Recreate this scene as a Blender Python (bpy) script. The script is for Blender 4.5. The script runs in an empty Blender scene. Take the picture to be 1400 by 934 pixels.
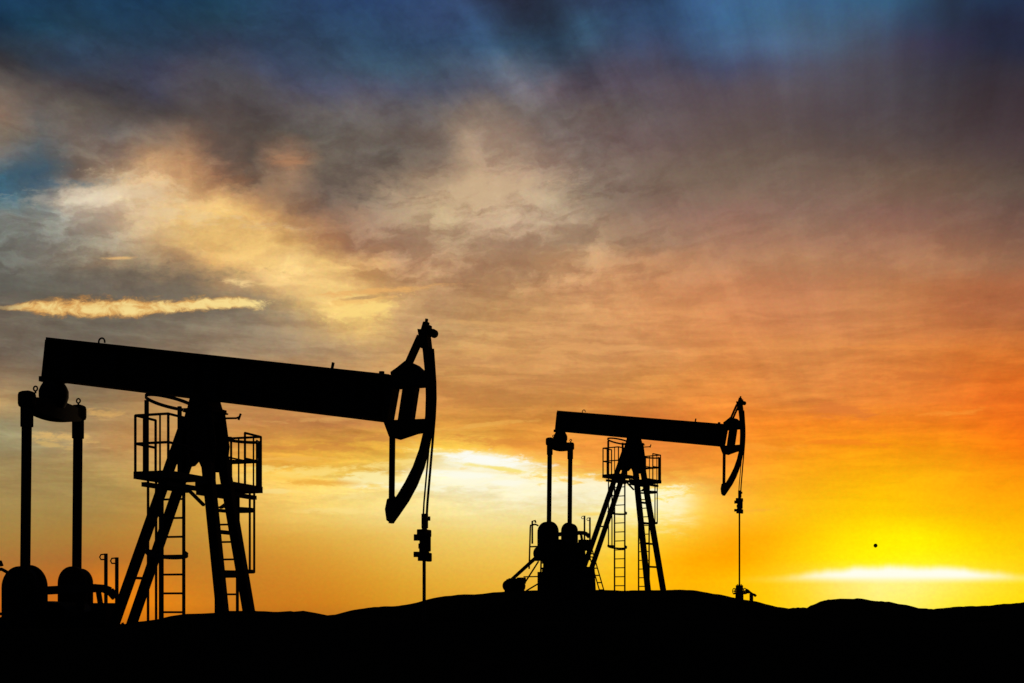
import bpy, bmesh, math, random
from mathutils import Vector, Matrix, noise as mnoise
random.seed(4)
scn = bpy.context.scene
COL = scn.collection
R = math.radians
PI = math.pi
EYE = 1.7            # eye height above the ground under the camera
FPX = 1728.0         # focal length in pixels of a 1400 px wide picture

# ------------------------------------------------------------------ materials
def metal_mat(name, base, rust, scale=3.0):
    m = bpy.data.materials.new(name); m.use_nodes = True
    nt = m.node_tree; N = nt.nodes; L = nt.links
    b = N['Principled BSDF']
    tc = N.new('ShaderNodeTexCoord'); n = N.new('ShaderNodeTexNoise')
    n.inputs['Scale'].default_value = scale; n.inputs['Detail'].default_value = 8
    n.inputs['Roughness'].default_value = .65
    L.new(tc.outputs['Object'], n.inputs['Vector'])
    r = N.new('ShaderNodeValToRGB')
    r.color_ramp.elements[0].position = .42; r.color_ramp.elements[0].color = (*base, 1)
    r.color_ramp.elements[1].position = .68; r.color_ramp.elements[1].color = (*rust, 1)
    L.new(n.outputs['Fac'], r.inputs['Fac']); L.new(r.outputs['Color'], b.inputs['Base Color'])
    b.inputs['Roughness'].default_value = .8
    b.inputs['Specular IOR Level'].default_value = .12
    bp = N.new('ShaderNodeBump'); bp.inputs['Strength'].default_value = .25; bp.inputs['Distance'].default_value = .01
    L.new(n.outputs['Fac'], bp.inputs['Height']); L.new(bp.outputs['Normal'], b.inputs['Normal'])
    return m
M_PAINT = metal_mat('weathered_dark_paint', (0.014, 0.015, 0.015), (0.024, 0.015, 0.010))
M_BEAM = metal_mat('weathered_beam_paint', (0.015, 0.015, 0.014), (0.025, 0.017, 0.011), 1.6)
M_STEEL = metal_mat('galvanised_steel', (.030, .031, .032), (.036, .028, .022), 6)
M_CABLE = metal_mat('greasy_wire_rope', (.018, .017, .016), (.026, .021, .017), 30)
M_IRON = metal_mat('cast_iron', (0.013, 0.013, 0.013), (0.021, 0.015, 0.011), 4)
M_CONC = metal_mat('stained_concrete', (.055, .052, .048), (.034, .032, .029), 2)
M_CLOTH = metal_mat('dark_fabric', (.02, .018, .018), (.03, .022, .02), 5)

def soil_mat():
    m = bpy.data.materials.new('dark_soil'); m.use_nodes = True
    nt = m.node_tree; N = nt.nodes; L = nt.links; b = N['Principled BSDF']
    tc = N.new('ShaderNodeTexCoord')
    n = N.new('ShaderNodeTexNoise'); n.inputs['Scale'].default_value = .35; n.inputs['Detail'].default_value = 12
    n2 = N.new('ShaderNodeTexNoise'); n2.inputs['Scale'].default_value = 9; n2.inputs['Detail'].default_value = 8
    L.new(tc.outputs['Object'], n.inputs['Vector']); L.new(tc.outputs['Object'], n2.inputs['Vector'])
    r = N.new('ShaderNodeValToRGB')
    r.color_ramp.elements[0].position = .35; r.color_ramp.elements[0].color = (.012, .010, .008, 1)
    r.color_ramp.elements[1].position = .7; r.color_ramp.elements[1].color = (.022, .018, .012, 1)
    L.new(n.outputs['Fac'], r.inputs['Fac']); L.new(r.outputs['Color'], b.inputs['Base Color'])
    b.inputs['Roughness'].default_value = 1; b.inputs['Specular IOR Level'].default_value = 0
    bp = N.new('ShaderNodeBump'); bp.inputs['Strength'].default_value = .6; bp.inputs['Distance'].default_value = .04
    L.new(n2.outputs['Fac'], bp.inputs['Height']); L.new(bp.outputs['Normal'], b.inputs['Normal'])
    return m
M_SOIL = soil_mat()

# ------------------------------------------------------------------ mesh helpers
def box(bm, c, s, rot=None, bev=0.0):
    mat = Matrix.Translation(Vector(c)) @ (rot.to_4x4() if rot else Matrix.Identity(4)) @ Matrix.Diagonal((*s, 1))
    r = bmesh.ops.create_cube(bm, size=1, matrix=mat)
    if bev:
        es = {e for v in r['verts'] for e in v.link_edges}
        bmesh.ops.bevel(bm, geom=list(es), offset=bev, segments=2, affect='EDGES', profile=.5)

def frame(p, q, up=Vector((0, 1, 0))):
    d = (Vector(q) - Vector(p)); l = d.length; d.normalize()
    u = Vector(up)
    if abs(d.dot(u)) > .98: u = Vector((0, 0, 1))
    s = d.cross(u).normalized(); t = s.cross(d).normalized()
    return l, Matrix((s, t, d)).transposed()          # columns: side, up-ish, along

def bar(bm, p, q, w, h, up=(0, 1, 0), bev=0.0):
    """rectangular bar from p to q; h measured along 'up', w across it"""
    l, m = frame(p, q, Vector(up))
    box(bm, (Vector(p) + Vector(q)) / 2, (w, h, l), m, bev)

def channel(bm, p, q, w, h, t=.025, up=(0, 1, 0), side=1):
    """rolled steel channel: a web and two flanges"""
    l, m = frame(p, q, Vector(up)); c = (Vector(p) + Vector(q)) / 2
    s, u = m.col[0], m.col[1]
    box(bm, c - u * (h / 2 - t / 2) * side, (w, t, l), m)
    for k in (-1, 1):
        box(bm, c + s * (w / 2 - t / 2) * k + u * (t / 2) * side, (t, h - t, l * .9995), m)

def tube(bm, pts, r, seg=10, closed=False, cap=True):
    pts = [Vector(p) for p in pts]; n = len(pts); rings = []
    prev = None
    for i, p in enumerate(pts):
        a = pts[(i - 1) % n] if (closed or i > 0) else p
        b = pts[(i + 1) % n] if (closed or i < n - 1) else p
        d = (b - a).normalized()
        if prev is None:
            ref = Vector((0, 0, 1)) if abs(d.z) < .9 else Vector((1, 0, 0))
            s = d.cross(ref).normalized()
        else:
            s = (prev - d * prev.dot(d)).normalized()
        prev = s; t = d.cross(s)
        rings.append([bm.verts.new(p + (s * math.cos(2 * PI * k / seg) + t * math.sin(2 * PI * k / seg)) * r) for k in range(seg)])
    m = n if closed else n - 1
    for i in range(m):
        A, B = rings[i], rings[(i + 1) % n]
        for k in range(seg):
            bm.faces.new((A[k], A[(k + 1) % seg], B[(k + 1) % seg], B[k]))
    if cap and not closed:
        bm.faces.new(rings[0][::-1]); bm.faces.new(rings[-1])

def cyl(bm, p, q, r, seg=24, r2=None):
    l, m = frame(p, q)
    mat = Matrix.Translation((Vector(p) + Vector(q)) / 2) @ m.to_4x4()
    bmesh.ops.create_cone(bm, cap_ends=True, segments=seg, radius1=r, radius2=r if r2 is None else r2, depth=l, matrix=mat)

def prism(bm, poly, y0, y1):
    """polygon in the x-z plane extruded from y0 to y1"""
    a = [bm.verts.new((x, y0, z)) for x, z in poly]; b = [bm.verts.new((x, y1, z)) for x, z in poly]
    n = len(poly)
    bm.faces.new(a); bm.faces.new(b[::-1])
    for i in range(n):
        bm.faces.new((a[i], b[i], b[(i + 1) % n], a[(i + 1) % n]))

def lathe(bm, c, prof, seg=24, axis='z'):
    rings = []
    for r, h in prof:
        ring = []
        for k in range(seg):
            a = 2 * PI * k / seg
            v = Vector((r * math.cos(a), r * math.sin(a), h)) if axis == 'z' else Vector((r * math.cos(a), h, r * math.sin(a)))
            ring.append(bm.verts.new(Vector(c) + v))
        rings.append(ring)
    for A, B in zip(rings, rings[1:]):
        for k in range(seg):
            bm.faces.new((A[k], A[(k + 1) % seg], B[(k + 1) % seg], B[k]))
    bm.faces.new(rings[0][::-1]); bm.faces.new(rings[-1])

def eye_ring(bm, c, r, t, lean=0.0):
    c = Vector(c)
    tube(bm, [c + Vector((r * math.cos(a) + lean, 0, r * math.sin(a))) for a in [2 * PI * k / 14 for k in range(14)]], t, 7, closed=True)
    cyl(bm, c + Vector((0, 0, -r * 2)), c + Vector((0, 0, -r * .8)), t * 1.2, 8)

def obj(name, bm, mat, parent=None, smooth=False):
    bmesh.ops.recalc_face_normals(bm, faces=bm.faces)
    me = bpy.data.meshes.new(name); bm.to_mesh(me); bm.free()
    me.materials.append(mat)
    if smooth:
        me.shade_smooth()
        me.set_sharp_from_angle(angle=R(40))
    o = bpy.data.objects.new(name, me); COL.objects.link(o)
    if parent: o.parent = parent
    return o

def thing(name, label, cat, loc=(0, 0, 0), rz=0, group=None):
    o = bpy.data.objects.new(name, None); COL.objects.link(o)
    o.location = loc; o.rotation_euler = (0, 0, rz)
    o['label'] = label; o['category'] = cat
    if group: o['group'] = group
    return o

def copy_tree(o, parent=None):
    c = o.copy(); COL.objects.link(c)
    if parent: c.parent = parent
    for ch in list(o.children): copy_tree(ch, c)
    return c

NB = bmesh.new
# ------------------------------------------------------------------ pumpjack
# local metres: +x along the walking beam to the horsehead, y across, z up from the skid top
SLOPE = -0.1578
def beam_top(x): return 7.39 + SLOPE * (x + 3.73)

def railing(bm, xs, ys, z0, z1, r=.024):
    """open box of rails: posts at corners, top and middle rails round it"""
    x0, x1 = xs; y0, y1 = ys            # y0 nearest the post, y1 outermost
    cs = [(x0, y0), (x0, y1), (x1, y1), (x1, y0)]
    for a, b in zip(cs, cs[1:]):
        for z in (z1, z0 + (z1 - z0) * .5):
            tube(bm, [(*a, z), (*b, z)], r, 8)
    for c in cs: tube(bm, [(*c, z0 - .05), (*c, z1 + .004)], r, 8)

def make_pumpjack():
    root = thing('pumpjack', 'large near pumpjack at left', 'pumpjack', group='oil pumpjacks in silhouette')
    # --- skid
    bm = NB()
    for y in (-.62, .62):
        for z in (-.245, -.012): box(bm, (-2.15, y, z), (6.5, .2, .024))
        box(bm, (-2.15, y, -.1285), (6.5, .016, .206))
    for x in (-5.2, -4.2, -2.4, -1.0, .3, .95): box(bm, (x, 0, -.13), (.14, 1.2, .16))
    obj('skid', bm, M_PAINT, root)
    # --- pedestal under the gear reducer
    bm = NB()
    prism(bm, [(-4.05, .004), (-2.30, .004), (-2.36, .95), (-4.02, .95)], -.68, .68)
    for x in (-3.75, -3.2, -2.65):
        for y in (-.69, .69): box(bm, (x, y, .47), (.07, .05, .86))
    box(bm, (-3.18, 0, .975), (1.75, 1.42, .046))
    box(bm, (-4.22, -.1, .42), (.30, .8, .82))
    obj('pedestal', bm, M_PAINT, root)
    # --- gear reducer
    bm = NB()
    prism(bm, [(-4.15, 1.003), (-2.72, 1.003), (-2.72, 1.55), (-2.86, 1.95), (-3.15, 2.12), (-3.9, 2.16), (-4.12, 1.85)], -.42, .42)
    for y in (-.44, .44):
        cyl(bm, (-3.62, y - .05, 1.5), (-3.62, y + .05, 1.5), .34)
    cyl(bm, (-3.62, -.84, 1.5), (-3.62, .84, 1.5), .12)
    prism(bm, [(-4.2, 1.55), (-2.68, 1.55), (-2.68, 1.62), (-4.2, 1.62)], -.47, .47)
    cyl(bm, (-2.95, 0, 2.0), (-2.95, 0, 2.2), .09)
    box(bm, (-2.62, .35, 1.9), (.34, .5, .44), bev=.02)
    obj('gear_reducer', bm, M_IRON, root)
    # --- cranks with counterweights
    for s in (-1, 1):
        near = s < 0
        cx = -3.76 if near else -3.55
        bm = NB()
        def bullet(hw, top, bot):
            zc = top - hw
            return [(cx - hw, bot)] + [(cx + hw * math.cos(a), zc + hw * math.sin(a)) for a in [PI - PI * k / 18 for k in range(19)]] + [(cx + hw, bot)]
        prism(bm, bullet(.26, 2.80, 1.15), s * .60, s * .68)
        cyl(bm, (-3.62, s * .52, 1.5), (-3.62, s * .72, 1.5), .3)
        cyl(bm, (-3.56 if near else -3.70, s * .66, 2.45), (-3.56 if near else -3.70, s * .98, 2.45), .07)
        cr = obj('crank', bm, M_IRON, root)
        bm = NB()
        hw = .44 if near else .335
        prism(bm, bullet(hw, 2.865, 1.32), s * .50, s * .597)
        prism(bm, bullet(hw - .03, 2.83, 1.36), s * .684, s * .795)
        for z in (1.7, 2.1):
            for x in (-.14, .14): cyl(bm, (cx + x, s * .78, z), (cx + x, s * .84, z), .04, 6)
        obj('counterweight', bm, M_IRON, cr)
    # --- pitman arms
    for s in (-1, 1):
        bm = NB()
        xt, xb = (-3.515, -3.56) if s < 0 else (-3.665, -3.70)
        y = s * .86
        bar(bm, (xb, y, 2.35), (xt, y, 5.95), .165, .11, bev=.012)
        bar(bm, (xt - .002, y, 5.50), (xt, y, 6.0), .20, .15, bev=.015)
        bar(bm, (xb, y, 2.28), (xb, y, 2.62), .26, .17, bev=.02)
        cyl(bm, (xt, y - .1, 5.78), (xt, y + .1, 5.78), .05, 12)
        obj('pitman_arm', bm, M_PAINT, root)
    # --- equalizer: cross beam between the pitman tops, sagging in the middle
    bm = NB()
    secs = []
    for k in range(25):
        t = -1 + 2 * k / 24; y = t * .82; c = math.cos(t * PI / 2)
        x = -3.59 - .075 * t
        secs.append((x, y, 5.86 - .10 * c ** .7, 6.08 + .05 * c, .13 + .05 * c))
    rings = [[bm.verts.new((x + sx * w, y, z)) for sx, z in ((-1, z0), (1, z0), (1, z1), (-1, z1))] for x, y, z0, z1, w in secs]
    for A, B in zip(rings, rings[1:]):
        for k in range(4): bm.faces.new((A[k], A[(k + 1) % 4], B[(k + 1) % 4], B[k]))
    bm.faces.new(rings[0]); bm.faces.new(rings[-1][::-1])
    for s, x in ((-1, -3.515), (1, -3.665)):
        box(bm, (x, s * .86, 6.03), (.30, .26, .33), bev=.08)
        eye_ring(bm, (x + .10, s * .74, 6.255), .045, .016)
    obj('equalizer', bm, M_PAINT, root)
    bm = NB()
    lathe(bm, (-3.58, 0, 6.0), [(.20, 0), (.25, .10), (.285, .22), (.285, .33), (.25, .42), (.20, .50), (.2, .62)])
    box(bm, (-3.42, 0, 6.56), (.72, .40, .1))
    cyl(bm, (-3.58, -.28, 6.26), (-3.58, .28, 6.26), .12)
    obj('equalizer_bearing', bm, M_IRON, root, True)
    # --- walking beam: rolled section with deep web, flanges, stiffeners
    bm = NB()
    def P(x, dz): return (x, beam_top(x) - dz)
    xa, xb = -3.61, 3.78
    prism(bm, [(xa, beam_top(xa)), (xb, beam_top(xb)), P(xb, .05), P(xa - .004, .05)], -.20, .20)
    prism(bm, [P(-3.72, .775), P(3.62, .79), P(3.62, .84), P(-3.72, .83)], -.20, .20)
    prism(bm, [P(xa - .021, .052), P(xa + .01, .052), P(-3.69, .773), P(-3.721, .773)], -.198, .198)
    prism(bm, [P(xa + .012, .052), P(xb, .052), P(3.62, .788), P(-3.688, .773)], -.035, .035)
    for x in (-3.0, -2.0, -1.0, -.25, .25, 1.2, 2.2, 3.1, 3.56):
        for s in (-1, 1): prism(bm, [P(x - .015, .052), P(x + .015, .052), P(x - .005, .772), P(x - .035, .772)], s * .037, s * .19)
    for x in (-1.3, 0.9):           # cover plates that close the web
        pass
    tube(bm, [(-2.45 + .07 * math.cos(a), 0, beam_top(-2.45) + .05 + .075 * math.sin(a)) for a in [-.3 + (PI + .6) * k / 12 for k in range(13)]], .017, 8)
    bar(bm, (2.55, 0, beam_top(2.55) - .01), (2.58, 0, beam_top(2.58) + .13), .035, .05)
    cyl(bm, (3.55, 0, beam_top(3.55) - .01), (3.55, 0, beam_top(3.55) + .06), .05, 10)
    obj('walking_beam', bm, M_BEAM, root)
    # --- saddle bearing on top of the samson post
    bm = NB()
    box(bm, (-.12, 0, 5.775), (.62, .52, .05))
    prism(bm, [(-.36, 5.802), (.12, 5.802), (.05, 6.02), (-.29, 6.05)], -.24, .24)
    cyl(bm, (-.12, -.30, 5.93), (-.12, .30, 5.93), .12)
    tube(bm, [(.1, .3, 5.66), (.30, .42, 5.67), (.36, .46, 5.70)], .02)
    cyl(bm, (.34, .44, 5.64), (.37, .47, 5.76), .022, 8)
    obj('saddle_bearing', bm, M_IRON, root)
    # --- samson post
    post = obj('samson_post', (lambda b: (
        prism(b, [(-.38, 5.748), (.16, 5.748), (.26, 5.1), (.20, 4.62), (-.02, 4.62), (-.22, 5.02), (-.50, 4.76), (-.76, 4.72), (-.50, 5.3)], -.255, -.215),
        prism(b, [(-.38, 5.748), (.16, 5.748), (.26, 5.1), (.20, 4.62), (-.02, 4.62), (-.22, 5.02), (-.50, 4.76), (-.76, 4.72), (-.50, 5.3)], .215, .255),
        box(b, (-.11, 0, 5.735), (.62, .60, .028)),
        box(b, (-.11, 0, 5.62), (.48, .42, .16)),
        b)[-1])(NB()), M_PAINT, root)
    for s in (-1, 1):
        bm = NB(); channel(bm, (.85, s * .60, 0), (-.02, s * .235, 5.6), .19, .15, up=(0, s, 0), side=-1)
        box(bm, (.86, s * .61, .014), (.36, .30, .024))
        obj('leg', bm, M_PAINT, root)
        bm = NB(); channel(bm, (-2.66, s * .30, .0), (-.36, s * .245, 5.6), .165, .13, up=(0, s, 0), side=-1)
        box(bm, (-2.45, s * .24, .999), (.30, .28, .04))
        obj('leg', bm, M_PAINT, root)
    for z in (.95, 1.85, 2.65, 3.45):
        bm = NB()
        t = z / 5.6; x = .85 - .87 * t; w = .6 - .365 * t
        bar(bm, (x, -w + .05, z), (x, w - .05, z), .10, .07, up=(0, 0, 1))
        obj('cross_brace', bm, M_PAINT, root)
    for z in (1.4, 2.6, 3.8):
        bm = NB()
        t = z / 5.6; x = -2.66 + 2.30 * t
        bar(bm, (x, -.2, z), (x, .2, z), .06, .05, up=(0, 0, 1))
        obj('cross_brace', bm, M_PAINT, root)
    # --- two service platforms with their rails, ladders and cages
    for s in (-1, 1):
        bm = NB()
        y0, y1 = s * .36, s * 1.62
        ym = (y0 + y1) / 2
        box(bm, (-.19, ym, 4.395), (.72, abs(y1 - y0), .03))
        for x in (-.545, .165): box(bm, (x, ym, 4.40), (.035, abs(y1 - y0) + .03, .13))
        box(bm, (-.19, y1, 4.40), (.745, .034, .131))
        for x in (-.40, .04): bar(bm, (x, s * .20, 4.24), (x, s * 1.56, 4.24), .10, .08, up=(0, 0, 1))
        bar(bm, (.04, s * .30, 3.95), (.04, s * .85, 4.21), .05, .05, up=(1, 0, 0))
        pl = obj('platform', bm, M_STEEL, root)
        bm = NB()
        railing(bm, (-.535, .15), (s * 1.0, s * 1.62), 4.46, 5.47)
        for x in (-.36, -.02):
            tube(bm, [(x, s * 1.62, 4.4), (x, s * 1.62, 5.47)], .017, 6)
        tube(bm, [(.15, s * 1.0, 4.92), (.15, s * .45, 4.92)], .017, 8)
        obj('railing', bm, M_STEEL, pl)
        # ladder
        yl = s * .95; xa, xb = (-.43, .03) if s < 0 else (-.47, .01)
        bm = NB()
        for x in (xa, xb): box(bm, (x, yl, 2.14), (.055, .028, 4.5))
        z = .22
        while z < 4.3:
            tube(bm, [(xa, yl, z), (xb, yl, z)], .02, 7); z += .345
        la = obj('ladder', bm, M_STEEL, root)
        bm = NB()
        xm = (xa + xb) / 2 + (.09 if s < 0 else 0); rc = .37; yc = yl + s * .33
        hoops = (1.75, 3.05) if s < 0 else (2.75, 3.98)
        def hoop(z, rr=.37):
            pts = [(xa, yl, z)] + [(xm - rr * math.cos(a), yc + s * rr * math.sin(a), z - (.13 * max(0, math.sin((a - .6) * .85)) if s < 0 else 0)) for a in [-.55 + (PI + 1.1) * k / 20 for k in range(21)]] + [(xb, yl, z)]
            for p, q in zip(pts, pts[1:]): bar(bm, p, q, .014, .07, up=(0, 0, 1))
        for z in hoops: hoop(z)
        for a in ((-.45, .1, 1.85) if s < 0 else (1.2, 1.9, 2.75)):
            x, y = xm - rc * math.cos(a), yc + s * rc * math.sin(a)
            box(bm, (x, y, (hoops[0] + 4.34) / 2), (.034, .034, 4.34 - hoops[0] + .05))
        obj('safety_cage', bm, M_STEEL, la)
        # hoop above the platform on its own stanchions
        bm = NB()
        zt = 5.74 if s < 0 else 5.36
        cx, cy, rr = -.07, s * 1.22, .44 if s < 0 else .33
        arc = [(.1 + (1.45 * PI) * k / 26) for k in range(27)]
        pts = [(cx + rr * math.cos(a), cy + s * rr * math.sin(a), zt - (.15 if s < 0 else .08) * rr * math.cos(a) + (.07 if s < 0 else .0) * math.sin(a)) for a in arc]
        for p, q in zip(pts, pts[1:]): bar(bm, p, q, .016, .06, up=(0, 0, 1))
        for a in ((2.2, 4.5) if s < 0 else (.6, 3.2)):
            x, y = cx + rr * math.cos(a), cy + s * rr * math.sin(a)
            box(bm, (x, y, (4.42 + zt) / 2), (.06, .055, zt - 4.42))
        if s > 0:
            pts = [(cx + rr * math.cos(a), cy + s * rr * math.sin(a), 4.98) for a in arc]
            for p, q in zip(pts, pts[1:]): bar(bm, p, q, .016, .05, up=(0, 0, 1))
        obj('guard_hoop', bm, M_STEEL, pl)
    # --- horsehead: two cheek trusses joined by the curved track
    h = .10
    OUT = [(4.46, 6.98), (4.50, 6.66), (4.525, 6.34), (4.545, 6.05), (4.55, 5.76), (4.535, 5.45), (4.50, 5.15), (4.44, 4.85), (4.345, 4.53), (4.21, 4.22), (4.05, 3.95), (3.86, 3.70), (3.74, 3.55)]
    INN = [(4.33, 6.98), (4.385, 6.66), (4.42, 6.34), (4.445, 6.05), (4.45, 5.76), (4.44, 5.45), (4.40, 5.15), (4.32, 4.85), (4.20, 4.55), (4.05, 4.28), (3.91, 4.07), (3.80, 3.92), (3.70, 3.66)]
    bm = NB()
    for s in (-1, 1):
        prism(bm, OUT + INN[::-1], s * h, s * (h - .025))
    for (a, b), (c, d) in zip(zip(OUT, OUT[1:]), zip(INN, INN[1:])):        # track plate
        prism(bm, [a, b, (b[0] - .03, b[1]), (a[0] - .03, a[1])], -h + .026, h - .026)
    for s in (-1, 1):
        y0, y1 = s * h * 1.02, s * (h - .07)
        prism(bm, [(4.29, 7.0), (4.455, 6.98), (4.45, 6.66), (4.35, 6.66)], y0, y1)            # top gusset
        prism(bm, [(4.285, 6.90), (4.345, 6.87), (4.09, 6.36), (4.03, 6.39)], y0, s * (h - .03))            # upper back strut
        prism(bm, [(3.62, 5.40), (4.50, 5.39), (4.48, 5.18), (4.22, 5.15), (3.88, 5.06), (3.74, 5.10)], y0 * 1.04, y1)   # lower arm
        prism(bm, [(3.70, 3.98), (3.83, 4.04), (3.85, 3.78), (3.75, 3.56), (3.69, 3.60), (3.66, 3.80)], y0 * 1.05, y1)  # bottom gusset
    prism(bm, [(3.715, 5.12), (3.805, 5.10), (3.79, 3.85), (3.70, 3.80)], -.035, .035)   # lower back strut
    bar(bm, (3.75, -h * 1.3, 3.95), (3.75, h * 1.3, 3.95), .05, .05, up=(0, 0, 1))
    prism(bm, [(3.78, 6.26), (3.90, 6.33), (4.06, 6.44), (4.24, 6.38), (4.42, 6.22), (4.53, 6.20), (4.53, 5.98), (3.80, 5.98)], -.13, .13)   # upper arm
    prism(bm, [(3.70, 5.99), (3.84, 5.99), (3.72, 5.38), (3.60, 5.38)], -.15, .15)                     # end plate on beam
    prism(bm, [(4.00, 5.99), (4.26, 5.99), (4.16, 5.38), (3.90, 5.38)], -.09, .09)                     # hinge plate
    cyl(bm, (4.39, 0, 6.95), (4.42, 0, 7.13), .085, 12, .06); cyl(bm, (4.42, 0, 7.12), (4.43, 0, 7.19), .03, 8); box(bm, (4.44, .03, 7.0), (.12, .1, .14))
    cyl(bm, (4.56, -.05, 6.92), (4.56, .05, 6.92), .075, 16)
    bar(bm, (4.42, 0, 6.93), (4.56, 0, 6.92), .06, .05)
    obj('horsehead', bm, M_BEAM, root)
    # --- bridle, carrier bar, polished rod
    CX = 4.38
    for s in (-1, 1):
        bm = NB()
        tube(bm, [(x + .021, s * .07, z) for x, z in OUT[1:6]] + [(CX + .03, s * .08, 3.9), (CX, s * .08, 3.4)], .024 if s > 0 else .017, 8)
        obj('bridle_cable', bm, M_CABLE, root)
    bm = NB()
    box(bm, (CX, 0, 3.36), (.17, .30, .13), bev=.015)
    box(bm, (CX, .03, 3.58), (.09, .12, .26), bev=.01)
    for z, r in ((3.27, .10), (3.2, .085), (3.13, .105), (3.05, .09), (2.97, .10), (2.91, .115)): cyl(bm, (CX, 0, z - .045), (CX, 0, z + .045), r, 10)
    cyl(bm, (CX - .15, -.12, 3.28), (CX, -.05, 3.28), .06, 10)
    box(bm, (CX + .07, .02, 3.2), (.08, .1, .34), bev=.02); box(bm, (CX + .08, .02, 2.93), (.09, .12, .16), bev=.02)
    cyl(bm, (CX - .17, -.08, 2.98), (CX, -.02, 2.98), .05, 8); cyl(bm, (CX + .07, 0, 3.62), (CX + .11, .02, 3.62), .04, 8)
    obj('carrier_bar', bm, M_IRON, root)
    bm = NB(); cyl(bm, (CX, 0, .18), (CX, 0, 3.7), .031, 10)
    obj('polished_rod', bm, M_STEEL, root)
    # --- prime mover, belt guard, access stand
    bm = NB()
    cyl(bm, (-5.85, -.42, .28), (-5.85, .34, .28), .29, 28)
    cyl(bm, (-5.85, -.60, .28), (-5.85, -.422, .28), .22, 28)
    for k in range(18):
        a = 2 * PI * k / 18
        box(bm, (-5.85 + .30 * math.cos(a), -.04, .28 + .30 * math.sin(a)), (.04, .70, .02), Matrix.Rotation(-a, 3, 'Y'))
    box(bm, (-5.85, 0, -.10), (.7, .8, .16)); box(bm, (-5.60, .1, .50), (.26, .32, .26), bev=.02); box(bm, (-6.12, -.1, .14), (.2, .34, .3), bev=.03)
    obj('motor', bm, M_IRON, root)
    bm = NB()
    d = Vector((1.56, 0, 1.12)).normalized(); nrm = Vector((-d.z, 0, d.x)); pts = []
    c0 = Vector((-5.92, 0, .34))
    a0 = math.atan2(d.z, d.x)
    def arcp(c, r, s, e): return [(c.x + r * math.cos(s + (e - s) * k / 12), c.z + r * math.sin(s + (e - s) * k / 12)) for k in range(13)]
    prism(bm, arcp(Vector((-4.36, 0, 1.46)), .058, a0 - PI / 2, a0 + PI / 2) + arcp(c0, .05, a0 + PI / 2, a0 + 1.5 * PI), -.58, -.46)
    cyl(bm, (-4.20, -.62, 1.58), (-4.20, -.44, 1.58), .30, 24)
    obj('belt_guard', bm, M_PAINT, root)
    bm = NB()
    tube(bm, [(-5.22, .12, .98), (-5.16, .12, 2.72), (-5.10, .05, 2.78), (-4.72, -.15, 2.80), (-4.55, -.2, 2.74)], .034, 8)
    tube(bm, [(-4.72, .2, -.02), (-4.66, .2, 1.6)], .036, 8)
    tube(bm, [(-4.52, .2, -.02), (-4.50, .2, 1.6)], .034, 8)
    for z in (.25, .62, .98, 1.34): tube(bm, [(-4.71, .2, z), (-4.50, .2, z)], .026, 7)
    for z in (1.90, 1.33): bar(bm, (-5.2, .12, z), (-4.3, .12, z), .06, .05, up=(0, 1, 0))
    bar(bm, (-5.55, .2, .66), (-4.6, .2, .66), .05, .05)
    tube(bm, [(-5.62, .25, .30), (-4.75, .12, 1.28)], .034, 8); tube(bm, [(-5.45, .25, .08), (-4.7, .2, .42)], .034, 8)
    tube(bm, [(-4.80, -.25, 2.0), (-4.80, -.25, 2.93), (-4.66, -.25, 2.94), (-4.63, -.25, 2.86)], .038, 8)
    obj('access_stand', bm, M_STEEL, root)
    # --- crank guard rail behind the cranks, with two hooked posts
    bm = NB()
    bar(bm, (-4.10, .30, 2.37), (-2.95, .50, 2.42), .17, .06, up=(0, 1, 0), bev=.01)
    pts = [(-2.95, .50, 2.42), (-2.80, .53, 2.41), (-2.66, .55, 2.36), (-2.55, .57, 2.24)]
    for p, q in zip(pts, pts[1:]): bar(bm, p, q, .16, .06, up=(0, 1, 0))
    bar(bm, (-2.92, .52, 2.38), (-2.70, .5, 1.3), .09, .06)
    for x, y, z in ((-2.84, .66, 3.12), (-2.58, .66, 3.04)):
        tube(bm, [(x, y, 1.3), (x, y, z)], .037, 8)
        tube(bm, [(x, y, z - .012), (x - .12, y, z - .02), (x - .15, y, z - .07), (x - .12, y, z - .12), (x, y, z - .12)], .015, 7)
    obj('brake_guard', bm, M_STEEL, root)
    # --- stairway on the far side of the pedestal
    bm = NB()
    A0, A1 = Vector((-2.62, .9, 1.72)), Vector((-2.02, .9, -.05))
    for dx in (0, .26): tube(bm, [A0 + Vector((-dx, .08 if dx else 0, 0)), A1 + Vector((-dx, .08 if dx else 0, 0))], .026, 8)
    for k in range(6):
        p = A0.lerp(A1, (k + .5) / 6); bar(bm, p, p + Vector((-.26, .08, 0)), .03, .05, up=(0, 0, 1))
    obj('step_ladder', bm, M_STEEL, root)
    return root

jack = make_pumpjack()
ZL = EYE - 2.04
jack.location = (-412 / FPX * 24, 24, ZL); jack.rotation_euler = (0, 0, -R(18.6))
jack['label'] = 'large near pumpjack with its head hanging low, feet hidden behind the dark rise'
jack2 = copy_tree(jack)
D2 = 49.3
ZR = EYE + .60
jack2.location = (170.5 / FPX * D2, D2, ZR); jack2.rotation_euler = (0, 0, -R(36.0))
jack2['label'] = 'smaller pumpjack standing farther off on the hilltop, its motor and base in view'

# ------------------------------------------------------------------ terrain
def piece(pts, x):
    if x <= pts[0][0]: return pts[0][1]
    for (a, u), (b, v) in zip(pts, pts[1:]):
        if x <= b:
            t = (x - a) / (b - a); t = t * t * (3 - 2 * t) if abs(b - a) > 60 else t
            return u + (v - u) * t
    return pts[-1][1]
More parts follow.
